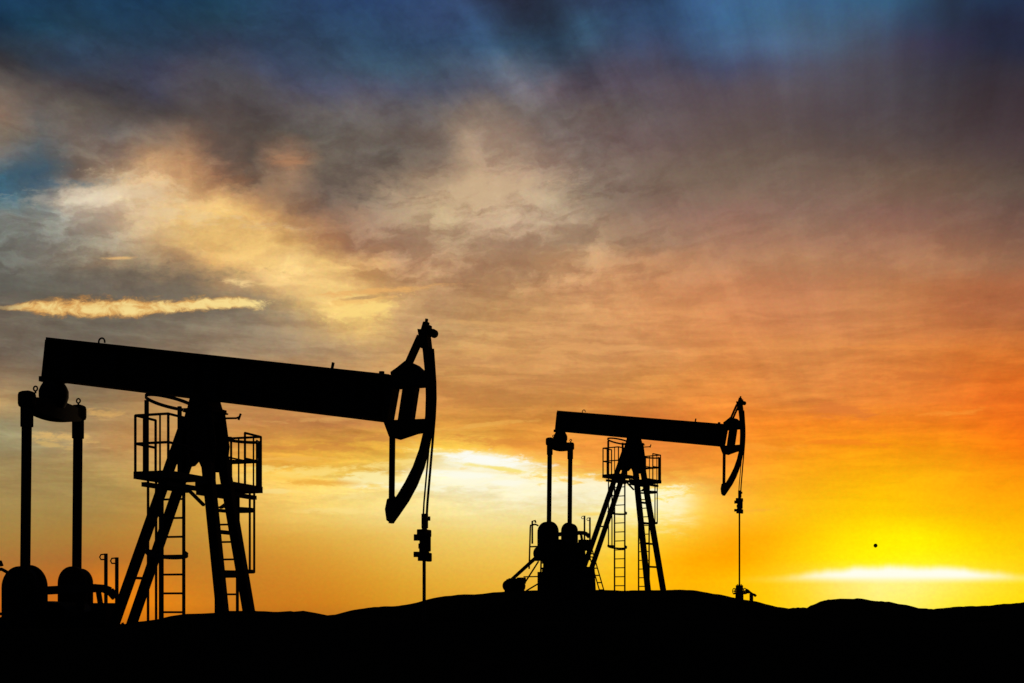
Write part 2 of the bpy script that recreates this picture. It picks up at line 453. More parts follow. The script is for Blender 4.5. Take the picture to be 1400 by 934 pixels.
# ridge crest lines: height (m, relative to the eye) against x (m)
def crest(pix, Y): return [((x - 700) / FPX * Y, -(y - 830) / FPX * Y) for x, y in pix]
Y1, Y2, Y3 = 13.0, 49.0, 104.0
C1 = crest([(-200, 852), (-60, 858), (60, 861), (150, 859), (176, 855.5), (197, 847.5), (225, 845.5), (245, 842.5), (265, 839.5), (300, 839), (345, 836), (375, 838), (405, 835.5), (430, 840), (452, 843), (480, 842), (520, 846), (600, 850), (800, 853), (1000, 849), (1300, 852), (1600, 846)], Y1)
C2 = crest([(380, 900), (425, 856), (450, 843), (475, 840.5), (500, 834.5), (530, 830.5), (560, 828.5), (583, 825), (600, 820), (615, 817), (635, 814.5), (660, 814.5), (690, 811), (715, 809.5), (740, 809.5), (840, 809.5), (905, 809), (930, 810), (955, 813.5), (970, 818), (1000, 823), (1025, 829), (1048, 833), (1070, 840), (1120, 856), (1200, 880)], Y2)
C3 = crest([(985, 900), (1030, 842), (1050, 836), (1062, 836), (1075, 834.5), (1092, 830.5), (1105, 833), (1118, 829), (1128, 823), (1138, 820), (1165, 819), (1200, 822.5), (1230, 828), (1250, 831.5), (1280, 834), (1292, 832), (1320, 829.5), (1360, 828.5), (1385, 825.5), (1410, 824), (1480, 820), (1600, 826), (1750, 838), (1900, 860)], Y3)
VB = [(-400, -1.9), (0, -1.7), (7, -1.6), (17, -2.0), (21, -2.22), (28, -2.22), (36, -2.4), (60, -2.2), (85, -3), (104, -5), (135, -10), (220, -28), (420, -75), (800, -120), (9000, -120)]
def bump(d, flat, w):
    t = max(0.0, abs(d) - flat) / w
    return math.exp(-t * t)
def height(X, Y):
    vb = piece(VB, Y)
    far = max(0, abs(X) - 60)
    vb -= min(60, far * .12) if Y < 800 else 0
    h = vb
    c = piece(C1, X); h = max(h, vb + (c - vb) * bump(Y - Y1, .3, 3.2)) if c > vb else h
    c = piece(C2, X)
    if c > vb: h = max(h, vb + (c - vb) * bump(Y - Y2, 4.6, 6.0))
    c = piece(C3, X)
    if c > vb: h = max(h, vb + (c - vb) * bump(Y - Y3, 1.0, 16.0))
    rough = mnoise.fractal(Vector((X * .9, Y * .9, 0)), 1.0, 2.0, 5)
    k = .030 if Y < 30 else (.06 if Y < 70 else .13)
    return h + rough * k - (abs(rough) * k * .3)
def spacing(segs):
    out = []
    for a, b, st in segs:
        n = max(1, round((b - a) / st)); out += [a + (b - a) * i / n for i in range(n)]
    out.append(segs[-1][1]); return out
XS = spacing([(-6000, -600, 900), (-600, -80, 65), (-80, -26, 3), (-26, -9, .35), (-9, 22, .13), (22, 50, .4), (50, 90, 3), (90, 600, 64), (600, 6000, 900)])
YS = spacing([(-400, -20, 60), (-20, 7, 2.2), (7, 17.5, .13), (17.5, 42, .7), (42, 56, .35), (56, 90, 2), (90, 118, .6), (118, 200, 6), (200, 800, 50), (800, 9000, 1000)])
gm = bpy.data.meshes.new('ground')
vs = [(x, y, height(x, y) + EYE) for y in YS for x in XS]
nx = len(XS)
fs = [(j * nx + i, j * nx + i + 1, (j + 1) * nx + i + 1, (j + 1) * nx + i) for j in range(len(YS) - 1) for i in range(nx - 1)]
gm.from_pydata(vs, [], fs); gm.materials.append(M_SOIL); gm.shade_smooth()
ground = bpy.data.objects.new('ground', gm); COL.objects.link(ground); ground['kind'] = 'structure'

# ------------------------------------------------------------------ wellhead under the farther pumpjack
def to_world(root, p):
    return Matrix.Translation(root.location) @ Matrix.Rotation(root.rotation_euler.z, 4, 'Z') @ Vector(p)
wp = to_world(jack2, (4.38, 0, 0))
gz = height(wp.x, wp.y) + EYE
wl = thing('wellhead', 'small wellhead with valves on the hill slope under the smaller pumpjack rod', 'wellhead', (wp.x, wp.y, gz - .1), jack2.rotation_euler.z)
top = ZR + .17 - (gz - .1)
bm = NB()
lathe(bm, (0, 0, 0), [(.22, -.1), (.22, .08), (.15, .09), (.15, top * .55), (.21, top * .56), (.21, top * .64), (.13, top * .65), (.13, top * .8), (.17, top * .81), (.17, top * .88), (.10, top * .89), (.10, top), (.05, top + .03)])
obj('casing_head', bm, M_IRON, wl)
bm = NB()
box(bm, (0, 0, top * .92), (.22, .2, .18), bev=.02)
for a in range(4):
    cyl(bm, (.08 * math.cos(a * PI / 2 + .8), .08 * math.sin(a * PI / 2 + .8), top * .9), (.08 * math.cos(a * PI / 2 + .8), .08 * math.sin(a * PI / 2 + .8), top + .08), .014, 6)
obj('stuffing_box', bm, M_IRON, wl)
for s in (-1, 1):
    bm = NB()
    tube(bm, [(s * .1, 0, top * .72), (s * .22, 0, top * .72)], .03, 8)
    tube(bm, [(s * .22, .11 * math.cos(2 * PI * k / 16), top * .72 + .11 * math.sin(2 * PI * k / 16)) for k in range(16)], .016, 6, closed=True)
    tube(bm, [(s * .22, -.1, top * .72), (s * .22, .1, top * .72)], .012, 6)
    obj('hand_wheel', bm, M_STEEL, wl)
bm = NB()
tube(bm, [(.1, 0, top * .6), (.28, 0, top * .62), (.34, 0, top * .74), (.50, .02, top * .56), (.62, .04, top * .48)], .045, 10)
tube(bm, [(.47, .02, top * .58), (.47, .02, -.25)], .07, 10)
cyl(bm, (.29, 0, top * .66), (.35, 0, top * .78), .09, 10); cyl(bm, (.58, .04, top * .45), (.63, .04, top * .52), .06, 8)
obj('flow_line', bm, M_IRON, wl)

# ------------------------------------------------------------------ far balloon: the small dark round speck in the glow
BD = 420.0
bl = thing('balloon', 'tiny dark round balloon far away in the yellow glow above the sun', 'balloon', (497 / FPX * BD, BD, EYE + 84 / FPX * BD - .72))
bm = NB()
prof = [(.03, .02), (.09, .08)] + [(.62 * math.sin(a) + .02, .72 - .66 * math.cos(a)) for a in [.25 + (PI - .3) * k / 14 for k in range(15)]]
lathe(bm, (0, 0, 0), prof, 24)
obj('envelope', bm, M_CLOTH, bl, True)
bm = NB(); cyl(bm, (0, 0, -.06), (0, 0, .03), .05, 10, .02)
obj('neck', bm, M_CLOTH, bl)

# ------------------------------------------------------------------ sky (world), laid out by azimuth and elevation
ROWS = {   # height row: list of (x, r, g, b); x and y in hundredths of the sky map that spans 44 x 27 degrees
0: [(0,20,62,95),(100,27,68,98),(200,22,62,95),(300,25,66,92),(400,36,68,102),(500,38,72,114),(600,42,70,108),(700,42,60,86),(750,36,58,82),(800,42,66,96),(870,40,68,104),(920,46,88,128),(970,56,100,146),(1020,56,102,142),(1100,55,100,140),(1200,48,95,130),(1270,38,72,102),(1300,33,55,80),(1350,30,58,90),(1400,30,52,84)],
30: [(0,18,52,78),(60,28,72,98),(100,34,74,100),(200,30,66,94),(300,32,66,88),(400,38,68,98),(500,40,74,108),(600,46,74,112),(660,44,76,110),(700,42,66,92),(750,38,62,86),(800,48,86,115),(870,44,72,106),(920,50,90,130),(970,58,98,140),(1020,62,100,136),(1100,68,96,124),(1200,58,88,118),(1270,40,62,90),(1300,35,54,78),(1350,30,44,70),(1400,30,44,70)],
60: [(0,34,54,70),(60,38,66,88),(100,44,74,100),(200,40,66,90),(300,44,62,86),(400,42,66,92),(500,42,74,102),(600,46,78,112),(660,50,84,116),(700,46,78,104),(740,40,72,98),(800,52,84,110),(870,58,76,108),(920,60,82,116),(970,68,92,126),(1020,72,102,138),(1100,78,98,126),(1200,68,76,96),(1270,52,58,84),(1300,45,52,78),(1350,38,44,66),(1400,36,42,66)],
90: [(0,60,58,62),(60,50,58,72),(100,46,66,88),(150,56,70,90),(200,54,66,90),(260,76,74,90),(300,72,74,86),(350,66,70,90),(400,62,72,96),(500,60,84,106),(600,66,86,108),(660,80,96,120),(700,92,104,122),(740,72,94,116),(780,66,72,94),(850,76,72,90),(920,74,74,94),(1000,72,78,106),(1100,82,82,100),(1200,74,70,82),(1300,56,54,68),(1400,50,46,58)],
120: [(0,120,108,98),(50,90,82,80),(100,68,62,68),(150,60,58,66),(200,72,72,90),(260,84,80,88),(300,84,80,84),(350,80,76,82),(400,76,76,94),(500,80,82,102),(600,76,80,98),(660,92,92,106),(700,106,102,112),(740,118,106,114),(780,84,78,90),(850,88,78,90),(920,92,82,92),(1000,90,80,90),(1100,90,82,90),(1200,76,70,78),(1300,62,56,64),(1400,58,48,56)],
150: [(0,142,118,100),(40,112,104,98),(100,102,94,86),(150,88,80,76),(200,78,72,72),(250,86,78,76),(300,92,82,80),(350,80,72,72),(400,90,82,84),(450,98,90,88),(500,100,92,94),(560,94,90,96),(600,104,98,100),(650,140,124,112),(700,122,110,104),(740,104,94,92),(780,118,104,100),(850,98,88,88),(920,98,86,90),(1000,96,82,84),(1100,90,78,82),(1200,80,70,76),(1300,68,58,62),(1400,64,52,58)],
180: [(0,128,114,98),(40,98,98,98),(80,124,106,94),(120,110,102,98),(160,112,104,100),(200,118,102,92),(250,132,106,88),(300,98,86,80),(350,86,76,70),(400,92,84,78),(450,98,90,84),(500,104,94,86),(560,108,96,90),(600,120,106,96),(640,168,142,120),(670,140,122,108),(700,146,124,110),(750,120,104,98),(800,116,100,96),(850,110,92,90),(920,106,90,90),(1000,102,86,82),(1100,94,80,78),(1200,86,74,74),(1300,76,64,66),(1400,72,58,62)],
210: [(0,112,106,104),(40,80,96,106),(80,118,106,98),(120,120,104,92),(160,136,116,102),(200,180,140,104),(240,190,146,106),(280,156,114,86),(320,100,84,76),(350,94,82,74),(380,160,118,90),(420,146,112,88),(460,98,88,80),(500,104,92,84),(560,100,90,82),(600,122,104,92),(640,180,150,124),(680,150,128,110),(720,166,136,114),(760,140,118,106),(800,124,108,100),(850,120,100,94),(920,114,94,88),(1000,112,94,84),(1100,106,88,80),(1200,98,80,74),(1300,88,72,68),(1400,80,64,64)],
240: [(0,64,102,122),(40,62,98,122),(80,108,102,98),(110,122,106,94),(150,172,144,114),(190,216,176,130),(230,220,174,122),(270,206,158,112),(310,150,110,84),(350,122,98,80),(380,150,114,88),(420,136,110,90),(450,100,86,76),(500,112,96,84),(540,112,94,82),(580,140,116,96),(620,166,138,112),(650,186,154,122),(680,178,146,118),(720,174,142,118),(760,158,134,114),(800,140,120,106),(850,128,108,96),(920,122,102,88),(1000,124,104,90),(1100,122,100,88),(1200,118,96,82),(1300,106,84,72),(1400,92,76,68)],
270: [(0,60,104,128),(40,80,108,120),(70,150,146,138),(110,206,190,166),(150,220,198,168),(190,224,190,148),(230,232,192,136),(270,234,190,128),(310,212,164,110),(350,176,132,94),(400,140,110,88),(450,110,92,82),(500,130,110,94),(540,164,136,110),(580,168,140,112),(620,190,158,122),(650,194,162,126),(690,192,160,128),(730,188,160,130),(770,172,146,120),(800,142,122,104),(850,130,108,94),(920,128,104,90),(1000,138,110,94),(1100,134,106,92),(1200,132,102,86),(1300,120,94,80),(1400,104,84,74)],
300: [(0,128,134,128),(40,140,142,132),(80,150,148,138),(120,196,184,162),(160,200,178,148),(200,214,180,136),(250,234,192,124),(300,238,194,120),(350,220,170,104),(400,184,138,94),(440,160,118,90),(480,156,122,100),(540,168,138,112),(590,192,164,126),(640,188,156,124),(690,184,152,124),(740,184,156,128),(790,170,142,116),(850,146,118,98),(920,150,118,98),(1000,156,120,98),(1100,148,118,94),(1200,148,112,92),(1300,136,104,84),(1400,118,90,76)],
330: [(0,116,118,110),(50,124,122,114),(100,150,142,126),(150,182,164,138),(200,196,164,124),(250,226,184,118),(300,242,198,120),(350,244,200,122),(400,222,174,106),(450,180,130,90),(500,168,126,98),(560,176,142,112),(620,178,146,114),(700,180,146,116),(780,176,146,116),(850,168,134,104),(920,166,130,102),(1000,170,128,98),(1100,166,124,94),(1200,166,122,92),(1300,156,114,86),(1400,136,102,80)],
360: [(0,106,104,96),(50,116,110,100),(100,132,122,106),(150,156,134,106),(200,158,136,106),(250,186,148,106),(300,228,178,110),(350,250,206,130),(400,255,216,142),(450,250,206,128),(500,204,154,100),(550,188,142,104),(620,186,144,108),(700,186,146,108),(780,192,146,104),(850,200,148,104),(920,196,144,100),(1000,190,140,98),(1100,184,136,94),(1200,182,132,92),(1300,178,128,88),(1400,158,114,82)],
390: [(0,100,98,90),(50,102,98,88),(100,104,96,86),(150,106,94,82),(200,108,96,84),(250,120,104,86),(300,160,130,96),(340,196,156,108),(380,246,202,134),(420,255,214,140),(460,254,212,132),(500,226,178,112),(550,198,152,102),(620,190,146,104),(700,194,148,102),(780,204,148,102),(850,212,152,100),(920,212,148,96),(1000,206,142,92),(1100,198,136,90),(1200,192,132,82),(1300,184,118,72),(1400,172,106,66)],
420: [(0,108,98,86),(100,110,102,88),(200,112,102,88),(300,120,108,92),(350,140,124,102),(390,196,162,110),(430,242,200,124),(470,255,218,132),(510,244,200,118),(550,204,160,108),(600,194,150,104),(700,200,150,98),(800,210,152,98),(900,218,152,94),(1000,216,146,90),(1100,206,138,86),(1200,202,136,80),(1300,186,114,66),(1400,178,108,64)],
450: [(0,112,100,86),(100,112,102,88),(200,124,114,98),(300,142,124,102),(370,150,130,106),(430,190,154,110),(480,236,192,114),(520,220,178,110),(560,196,152,106),(620,200,154,100),(700,206,152,96),(800,212,152,96),(900,218,150,90),(1000,220,146,84),(1100,212,140,82),(1200,212,138,76),(1300,200,122,64),(1400,188,112,58)],
480: [(0,112,98,84),(100,118,106,90),(200,134,116,94),(300,150,128,102),(400,166,138,106),(500,190,150,104),(600,206,154,94),(700,210,152,92),(800,212,150,92),(900,214,148,86),(1000,224,148,78),(1100,220,146,76),(1200,222,140,68),(1300,218,128,54),(1400,214,118,44)],
520: [(0,150,122,90),(100,120,102,80),(200,150,120,84),(300,186,142,92),(400,196,146,92),(500,196,146,90),(600,208,148,82),(700,202,140,80),(800,208,142,78),(900,218,146,72),(1000,230,146,66),(1100,222,140,66),(1200,232,140,60),(1300,232,128,46),(1400,230,116,32)],
550: [(0,182,146,96),(100,138,114,82),(200,176,132,82),(300,202,148,86),(400,204,148,84),(500,200,142,80),(600,208,140,72),(700,204,138,70),(800,212,140,68),(900,224,142,64),(1000,238,144,56),(1100,224,138,58),(1200,238,140,52),(1300,236,126,40),(1400,230,110,26)],
580: [(0,160,150,112),(60,168,150,110),(100,172,146,102),(150,186,146,94),(200,186,140,82),(300,192,134,76),(400,196,130,72),(500,194,128,68),(600,222,154,64),(700,218,144,60),(800,226,142,56),(900,232,134,56),(1000,250,146,42),(1100,252,144,34),(1200,252,144,30),(1300,248,134,24),(1400,238,112,18)],
610: [(0,158,146,106),(60,168,150,108),(100,176,148,102),(150,196,148,90),(250,206,150,80),(360,226,160,66),(440,230,168,64),(500,232,172,64),(550,238,180,66),(600,248,196,76),(640,250,200,80),(700,238,162,60),(760,238,152,58),(830,238,146,58),(900,236,136,54),(1000,252,148,44),(1100,254,154,26),(1200,255,156,12),(1300,254,148,12),(1400,252,122,10)],
630: [(0,164,142,94),(100,176,146,90),(170,194,152,90),(260,212,156,76),(360,240,172,64),(440,240,180,66),(500,246,196,80),(550,250,206,90),(600,255,232,150),(650,255,246,200),(700,254,226,140),(750,248,190,90),(800,242,160,64),(850,238,148,58),(900,238,142,56),(950,248,154,52),(1000,252,152,46),(1100,254,164,22),(1200,255,168,8),(1300,255,160,10),(1400,255,138,8)],
650: [(0,166,140,88),(100,172,144,86),(170,190,150,84),(260,214,160,72),(340,250,206,100),(400,246,190,76),(440,248,206,92),(500,250,204,92),(550,252,222,138),(600,255,244,190),(650,255,250,214),(700,255,242,186),(750,254,226,150),(800,250,196,100),(850,246,172,74),(900,244,164,64),(950,250,166,58),(1000,250,162,50),(1100,255,174,20),(1200,255,180,4),(1300,255,170,8),(1400,255,150,6)],
670: [(0,166,138,84),(100,170,142,84),(200,188,148,76),(270,204,156,66),(350,248,202,104),(400,250,208,108),(450,251,216,120),(500,252,222,132),(550,252,226,140),(600,253,240,182),(650,253,240,188),(700,253,240,190),(750,254,240,190),(800,254,236,176),(850,254,240,176),(900,255,240,160),(940,254,216,112),(1000,252,174,56),(1100,255,182,18),(1200,255,190,2),(1300,255,176,6),(1400,255,160,4)],
700: [(0,166,136,76),(100,168,136,74),(200,190,144,68),(270,204,152,58),(360,238,190,92),(450,247,211,114),(550,249,223,142),(620,250,229,156),(700,250,233,168),(800,251,234,164),(850,252,236,150),(900,254,232,130),(940,253,208,88),(1000,252,188,56),(1100,255,192,14),(1200,255,206,0),(1300,255,190,4),(1400,255,178,2)],
735: [(0,170,130,64),(100,174,128,58),(200,190,132,54),(270,196,142,54),(360,220,160,60),(450,228,176,72),(550,238,196,94),(620,241,206,106),(700,242,210,112),(800,246,212,104),(850,251,216,86),(900,255,208,58),(950,255,188,30),(1000,255,168,8),(1050,255,176,4),(1100,255,200,4),(1150,255,224,2),(1200,255,238,0),(1260,255,243,0),(1300,255,226,0),(1350,255,208,2),(1400,255,200,4)],
765: [(0,174,118,54),(100,176,112,48),(200,194,122,42),(270,196,132,46),(360,211,142,47),(450,221,157,53),(550,231,180,70),(620,236,190,80),(700,239,194,82),(800,242,196,60),(850,252,200,40),(900,255,184,16),(950,255,168,2),(1000,255,164,0),(1050,255,186,6),(1100,255,212,10),(1150,255,236,10),(1200,255,246,10),(1260,255,248,20),(1300,255,238,20),(1350,255,224,14),(1400,255,212,14)],
795: [(0,196,112,36),(100,196,108,34),(150,226,126,26),(200,226,130,26),(270,204,128,38),(360,207,131,38),(450,216,143,40),(550,225,165,50),(620,231,175,58),(700,236,180,60),(800,244,186,34),(850,252,190,20),(900,255,180,8),(950,255,180,4),(1000,255,190,6),(1050,255,204,20),(1100,255,218,60),(1150,255,234,110),(1200,255,244,140),(1260,255,244,130),(1300,255,238,100),(1350,255,230,60),(1400,255,222,30)],
825: [(0,206,110,26),(100,214,114,22),(150,238,132,16),(220,236,134,18),(270,216,130,32),(360,206,124,30),(450,210,130,30),(550,220,154,38),(620,226,162,42),(700,234,172,40),(850,250,182,18),(950,255,190,8),(1000,255,196,6),(1050,255,204,10),(1100,255,218,40),(1150,255,230,90),(1200,255,243,118),(1260,255,243,96),(1300,255,236,60),(1350,255,228,30),(1400,255,222,16)],
860: [(0,180,90,20),(200,200,110,18),(400,180,104,24),(600,206,140,36),(900,240,170,10),(1200,250,226,80),(1400,246,206,14)],
}
def s2l(v):
    v = v / 255
    return v / 12.92 if v <= .04045 else ((v + .055) / 1.055) ** 2.4
def enc(c):
    c = tuple(c)
    if c[2] > c[0] + 30 and c[0] < 60: c = (c[0] + 5, c[1] - 3, c[2] - 5)
    return tuple(s2l(v) ** (1 / 2.2) for v in c)      # graded back by a Gamma node
def cr_interp(xs, ys, x):
    """monotone-ish cubic through scattered samples"""
    n = len(xs)
    if x <= xs[0]: return ys[0]
    if x >= xs[-1]: return ys[-1]
    i = max(k for k in range(n - 1) if xs[k] <= x)
    h = xs[i + 1] - xs[i]; t = (x - xs[i]) / h
    def slope(k):
        if k == 0 or k == n - 1: return 0
        a = (ys[k] - ys[k - 1]) / (xs[k] - xs[k - 1]); b = (ys[k + 1] - ys[k]) / (xs[k + 1] - xs[k])
        return 0 if a * b <= 0 else 2 * a * b / (a + b)
    m0, m1 = slope(i), slope(i + 1)
    return ((1 + 2 * t) * (1 - t) ** 2) * ys[i] + t * (1 - t) ** 2 * h * m0 + t * t * (3 - 2 * t) * ys[i + 1] + t * t * (t - 1) * h * m1
ry = sorted(ROWS)
def sky_sample(x, y):
    return [v * (1 - .035 * (k == 1) * min(1, max(0, (x - 800) / 200)) * (280 < y < 610)) for k, v in enumerate(_sample(x, y))]
def _sample(x, y):
    return [cr_interp(ry, [cr_interp([p[0] for p in ROWS[r]], [p[1 + k] for p in ROWS[r]], x) for r in ry], y) for k in range(3)]

w = bpy.data.worlds.new('World'); scn.world = w; w.use_nodes = True
nt = w.node_tree; N = nt.nodes; L = nt.links
for n in list(N): N.remove(n)
class V:                                   # tiny expression layer over math nodes
    def __init__(s, k): s.k = k
    def _m(s, op, o=None, c=None):
        n = N.new('ShaderNodeMath'); n.operation = op
        for i, v in enumerate((s, o, c)):
            if v is None: continue
            if isinstance(v, V): L.new(v.k, n.inputs[i])
            else: n.inputs[i].default_value = v
        return V(n.outputs[0])
    def __add__(s, o): return s._m('ADD', o)
    __radd__ = __add__
    def __sub__(s, o): return s._m('SUBTRACT', o)
    def __rsub__(s, o): return (s * -1.0) + o
    def __mul__(s, o): return s._m('MULTIPLY', o)
    __rmul__ = __mul__
    def __truediv__(s, o): return s._m('DIVIDE', o)
    def f(s, op, o=None): return s._m(op, o)
def sstep(v, a, b):
    n = N.new('ShaderNodeMapRange'); n.interpolation_type = 'SMOOTHSTEP'
    n.inputs[1].default_value = a; n.inputs[2].default_value = b
    n.inputs[3].default_value = 0; n.inputs[4].default_value = 1
    if a > b:
        n.inputs[1].default_value = b; n.inputs[2].default_value = a; n.inputs[3].default_value = 1; n.inputs[4].default_value = 0
    L.new(v.k, n.inputs[0]); return V(n.outputs[0])
def vec(x, y, z=0.0):
    n = N.new('ShaderNodeCombineXYZ')
    for i, v in enumerate((x, y, z)):
        if isinstance(v, V): L.new(v.k, n.inputs[i])
        else: n.inputs[i].default_value = v
    return n.outputs[0]
def noise(v, scale=1.0, detail=5, rough=.55, dist=0.0):
    n = N.new('ShaderNodeTexNoise'); n.noise_dimensions = '3D'
    n.inputs['Scale'].default_value = scale; n.inputs['Detail'].default_value = detail
    n.inputs['Roughness'].default_value = rough; n.inputs['Distortion'].default_value = dist
    L.new(v, n.inputs['Vector'])
    s = N.new('ShaderNodeSeparateColor'); L.new(n.outputs['Color'], s.inputs[0])
    return V(n.outputs['Fac']), V(s.outputs[0]), V(s.outputs[1]), V(s.outputs[2])
def mixc(fac, a, b, mode='MIX'):
    n = N.new('ShaderNodeMix'); n.data_type = 'RGBA'; n.blend_type = mode; n.clamp_factor = True
    if isinstance(fac, V): L.new(fac.k, n.inputs[0])
    else: n.inputs[0].default_value = fac
    for i, c in ((6, a), (7, b)):
        if isinstance(c, tuple): n.inputs[i].default_value = (*c, 1)
        else: L.new(c, n.inputs[i])
    return n.outputs[2]

geo = N.new('ShaderNodeTexCoord'); sep = N.new('ShaderNodeSeparateXYZ')
L.new(geo.outputs['Generated'], sep.inputs[0])
dx, dy, dz = (V(sep.outputs[i]) for i in range(3))
AZ = dx.f('ARCTAN2', dy) * (180 / PI)                         # 0 = north (+Y), east positive
EL = dz.f('ARCSINE') * (180 / PI)
# tangent heights used to place the separate clouds (hundredths of the map)
azc = AZ.f('MAXIMUM', -60.0).f('MINIMUM', 60.0) * (PI / 180)
px = azc.f('TANGENT') * 17.28 + 7.0
py = 8.3 - (EL.f('MINIMUM', 80.0) * (PI / 180)).f('TANGENT') / azc.f('COSINE') * 17.28

# light shafts fanning out from the sun behind the low cloud
sx, sy = px - 12.0, 7.9 - py
ang = sx.f('ARCTAN2', sy)
rays = noise(vec(ang * 7.0, 0.3, 2.0), 1.0, 4, .6)[0]
dist = (sx * sx + sy * sy).f('SQRT')
rmask = sstep(dist, 1.0, 3.2) * sstep(px, 5.2, 8.5)
shaft, sh1, sh2, _ = noise(vec(ang * 12.0, dist * .20, 4.6), 1.0, 6, .6)
far = sstep(py, 3.2, 1.2) * sstep(dist, 4.5, 7.0)             # high thin cloud is combed along the shafts

# drifting the map with noise breaks its gradients into wisps
nA = noise(vec(AZ * .16, EL * .50, 3.1), 1.0, 6, .6)
nB = noise(vec(AZ * .55, EL * .75, 9.7), 1.0, 6, .62)
nC = noise(vec(AZ * .5, EL * 2.6, 1.7), 1.0, 5, .6)
low = sstep(EL, 14.0, 9.0)                                      # streaky clouds low down
hi = sstep(EL, 8.0, 13.0)
soft = sstep(EL, 20.0, 25.0) * -.35 + 1.0
right = sstep(px, 8.0, 10.5)
calm = (1.0 - right * .45) * sstep(EL, 1.0, 4.5)
wx = ((nA[1] - .5) * 1.6 + (nB[1] - .5) * 2.0 * hi * (1.0 - far * .7) + (sh1 - .5) * 2.0 * far) * soft * calm
wy = ((nA[2] - .5) * .7 + (nB[2] - .5) * 1.5 * hi * (1.0 - far * .7) + (sh2 - .5) * 1.8 * far + (nC[2] - .5) * .5 * low) * soft * calm
A2 = AZ + wx
E2 = EL + wy
E0, E1 = -2.0, 27.5
epos = (E2 - E0) / (E1 - E0)
cols = [-40] + list(range(0, 1401, 50)) + [1440]
azs = [math.degrees(math.atan((x - 700) / FPX)) for x in cols]
ys_dense = [0, 15, 30, 60, 90, 120, 150, 180, 195, 210, 225, 240, 255, 270, 285, 300, 330, 360, 390, 420, 450, 480, 520, 550, 580, 610, 630, 650, 670, 700, 735, 765, 795, 825, 860]
ys_dense = [y for y in ys_dense if y not in (15, 195, 255)][:32]
res = None
for i, x in enumerate(cols):
    n = N.new('ShaderNodeValToRGB'); L.new(epos.k, n.inputs[0])
    cr = n.color_ramp; cr.interpolation = 'LINEAR'
    ca = math.cos(R(azs[i])); st = []
    for y in ys_dense:
        e = math.degrees(math.atan((830 - y) / FPX * ca))
        st.append(((e - E0) / (E1 - E0), enc(sky_sample(x, y))))
    st.sort()
    while len(cr.elements) < len(st): cr.elements.new(.5)
    for k, (p, c) in enumerate(st):
        cr.elements[k].position = min(1, max(0, p)); cr.elements[k].color = (*c, 1)
    if res is None: res = n.outputs[0]
    else:
        mr = N.new('ShaderNodeMapRange'); mr.inputs[1].default_value = azs[i - 1]; mr.inputs[2].default_value = azs[i]
        mr.interpolation_type = 'LINEAR'
        L.new(A2.k, mr.inputs[0]); res = mixc(V(mr.outputs[0]), res, n.outputs[0])

# fine cloud texture: soft billows high up, long streaks low down
f1 = noise(vec(AZ * .9 + nB[1] * 1.6, EL * 1.3 + nB[2] * 1.2, 5.5), 1.0, 8, .6)[0]
f2 = noise(vec(AZ * .42 + EL * .05, EL * 2.3 + nA[1] * 2.4, 7.5), 1.0, 7, .62)[0]
# layered banks: noise pushed through a soft threshold leaves lit edges and darker bellies
b1 = noise(vec(AZ * .26 + EL * .22 + nB[1] * .9, EL * .78 - AZ * .16 + nB[2] * .8, 12.5), 1.0, 8, .58, .25)[0]
b2 = noise(vec(AZ * .17 + nB[1] * .5, EL * 1.25 + nA[2] * 1.4 + AZ * .03, 15.2), 1.0, 8, .6, .2)[0]
bank1 = sstep(b1, .40, .60) - .5
bank2 = sstep(b2, .41, .60) - .5
def ridge(a, wd): return ((ang - a) / wd).f('POWER', 2.0)._m('MULTIPLY', -1.0).f('EXPONENT')
fan = (ridge(-.628, .020) * .20 - ridge(-.555, .030) * .22 + ridge(-.49, .018) * .12 - ridge(-.72, .03) * .08 + ridge(-.27, .03) * .10 - ridge(-.36, .03) * .10 + ridge(.02, .03) * .10) * sstep(py, 2.4, .8) * .55
gain = 1.0 + fan + (shaft - .5) * (.42 - .16 * right) * far + bank1 * (.26 - .15 * sstep(px, 1.2, 2.2) * sstep(px, 5.2, 4.4) * sstep(py, 2.4, 2.9)) * sstep(EL, 12.5, 15.0) * (1.0 - far * .75) * (1.0 - sstep(px, 7.5, 9.5) * .7) + bank2 * (.12 - .05 * right) * sstep(EL, 3.0, 6.5) * sstep(EL, 16.5, 12.0) + (f1 - .5) * .32 * hi * (1.0 - right * .65) + (f2 - .5) * .34 * sstep(EL, 3.0, 6.0) * sstep(EL, 15.0, 10.0) * (1.0 - sstep(px, 9.0, 9.8) * sstep(EL, 8.0, 5.0) * .7)
gain = gain + (rays - .5) * .20 * rmask
# fine grain of thin high cloud
gr = noise(vec(AZ * 6.0, EL * 7.0, 4.0), 1.0, 2, .5)
tint = N.new('ShaderNodeCombineColor')
for k in range(3):
    gk = gain if k else gain * .78 + .22          # shaded cloud goes brown, not olive
    L.new((((gr[1 + k] - .5) * .085 + 1.0) * gk).k, tint.inputs[k])
res = mixc(1.0, res, tint.outputs[0], 'MULTIPLY')

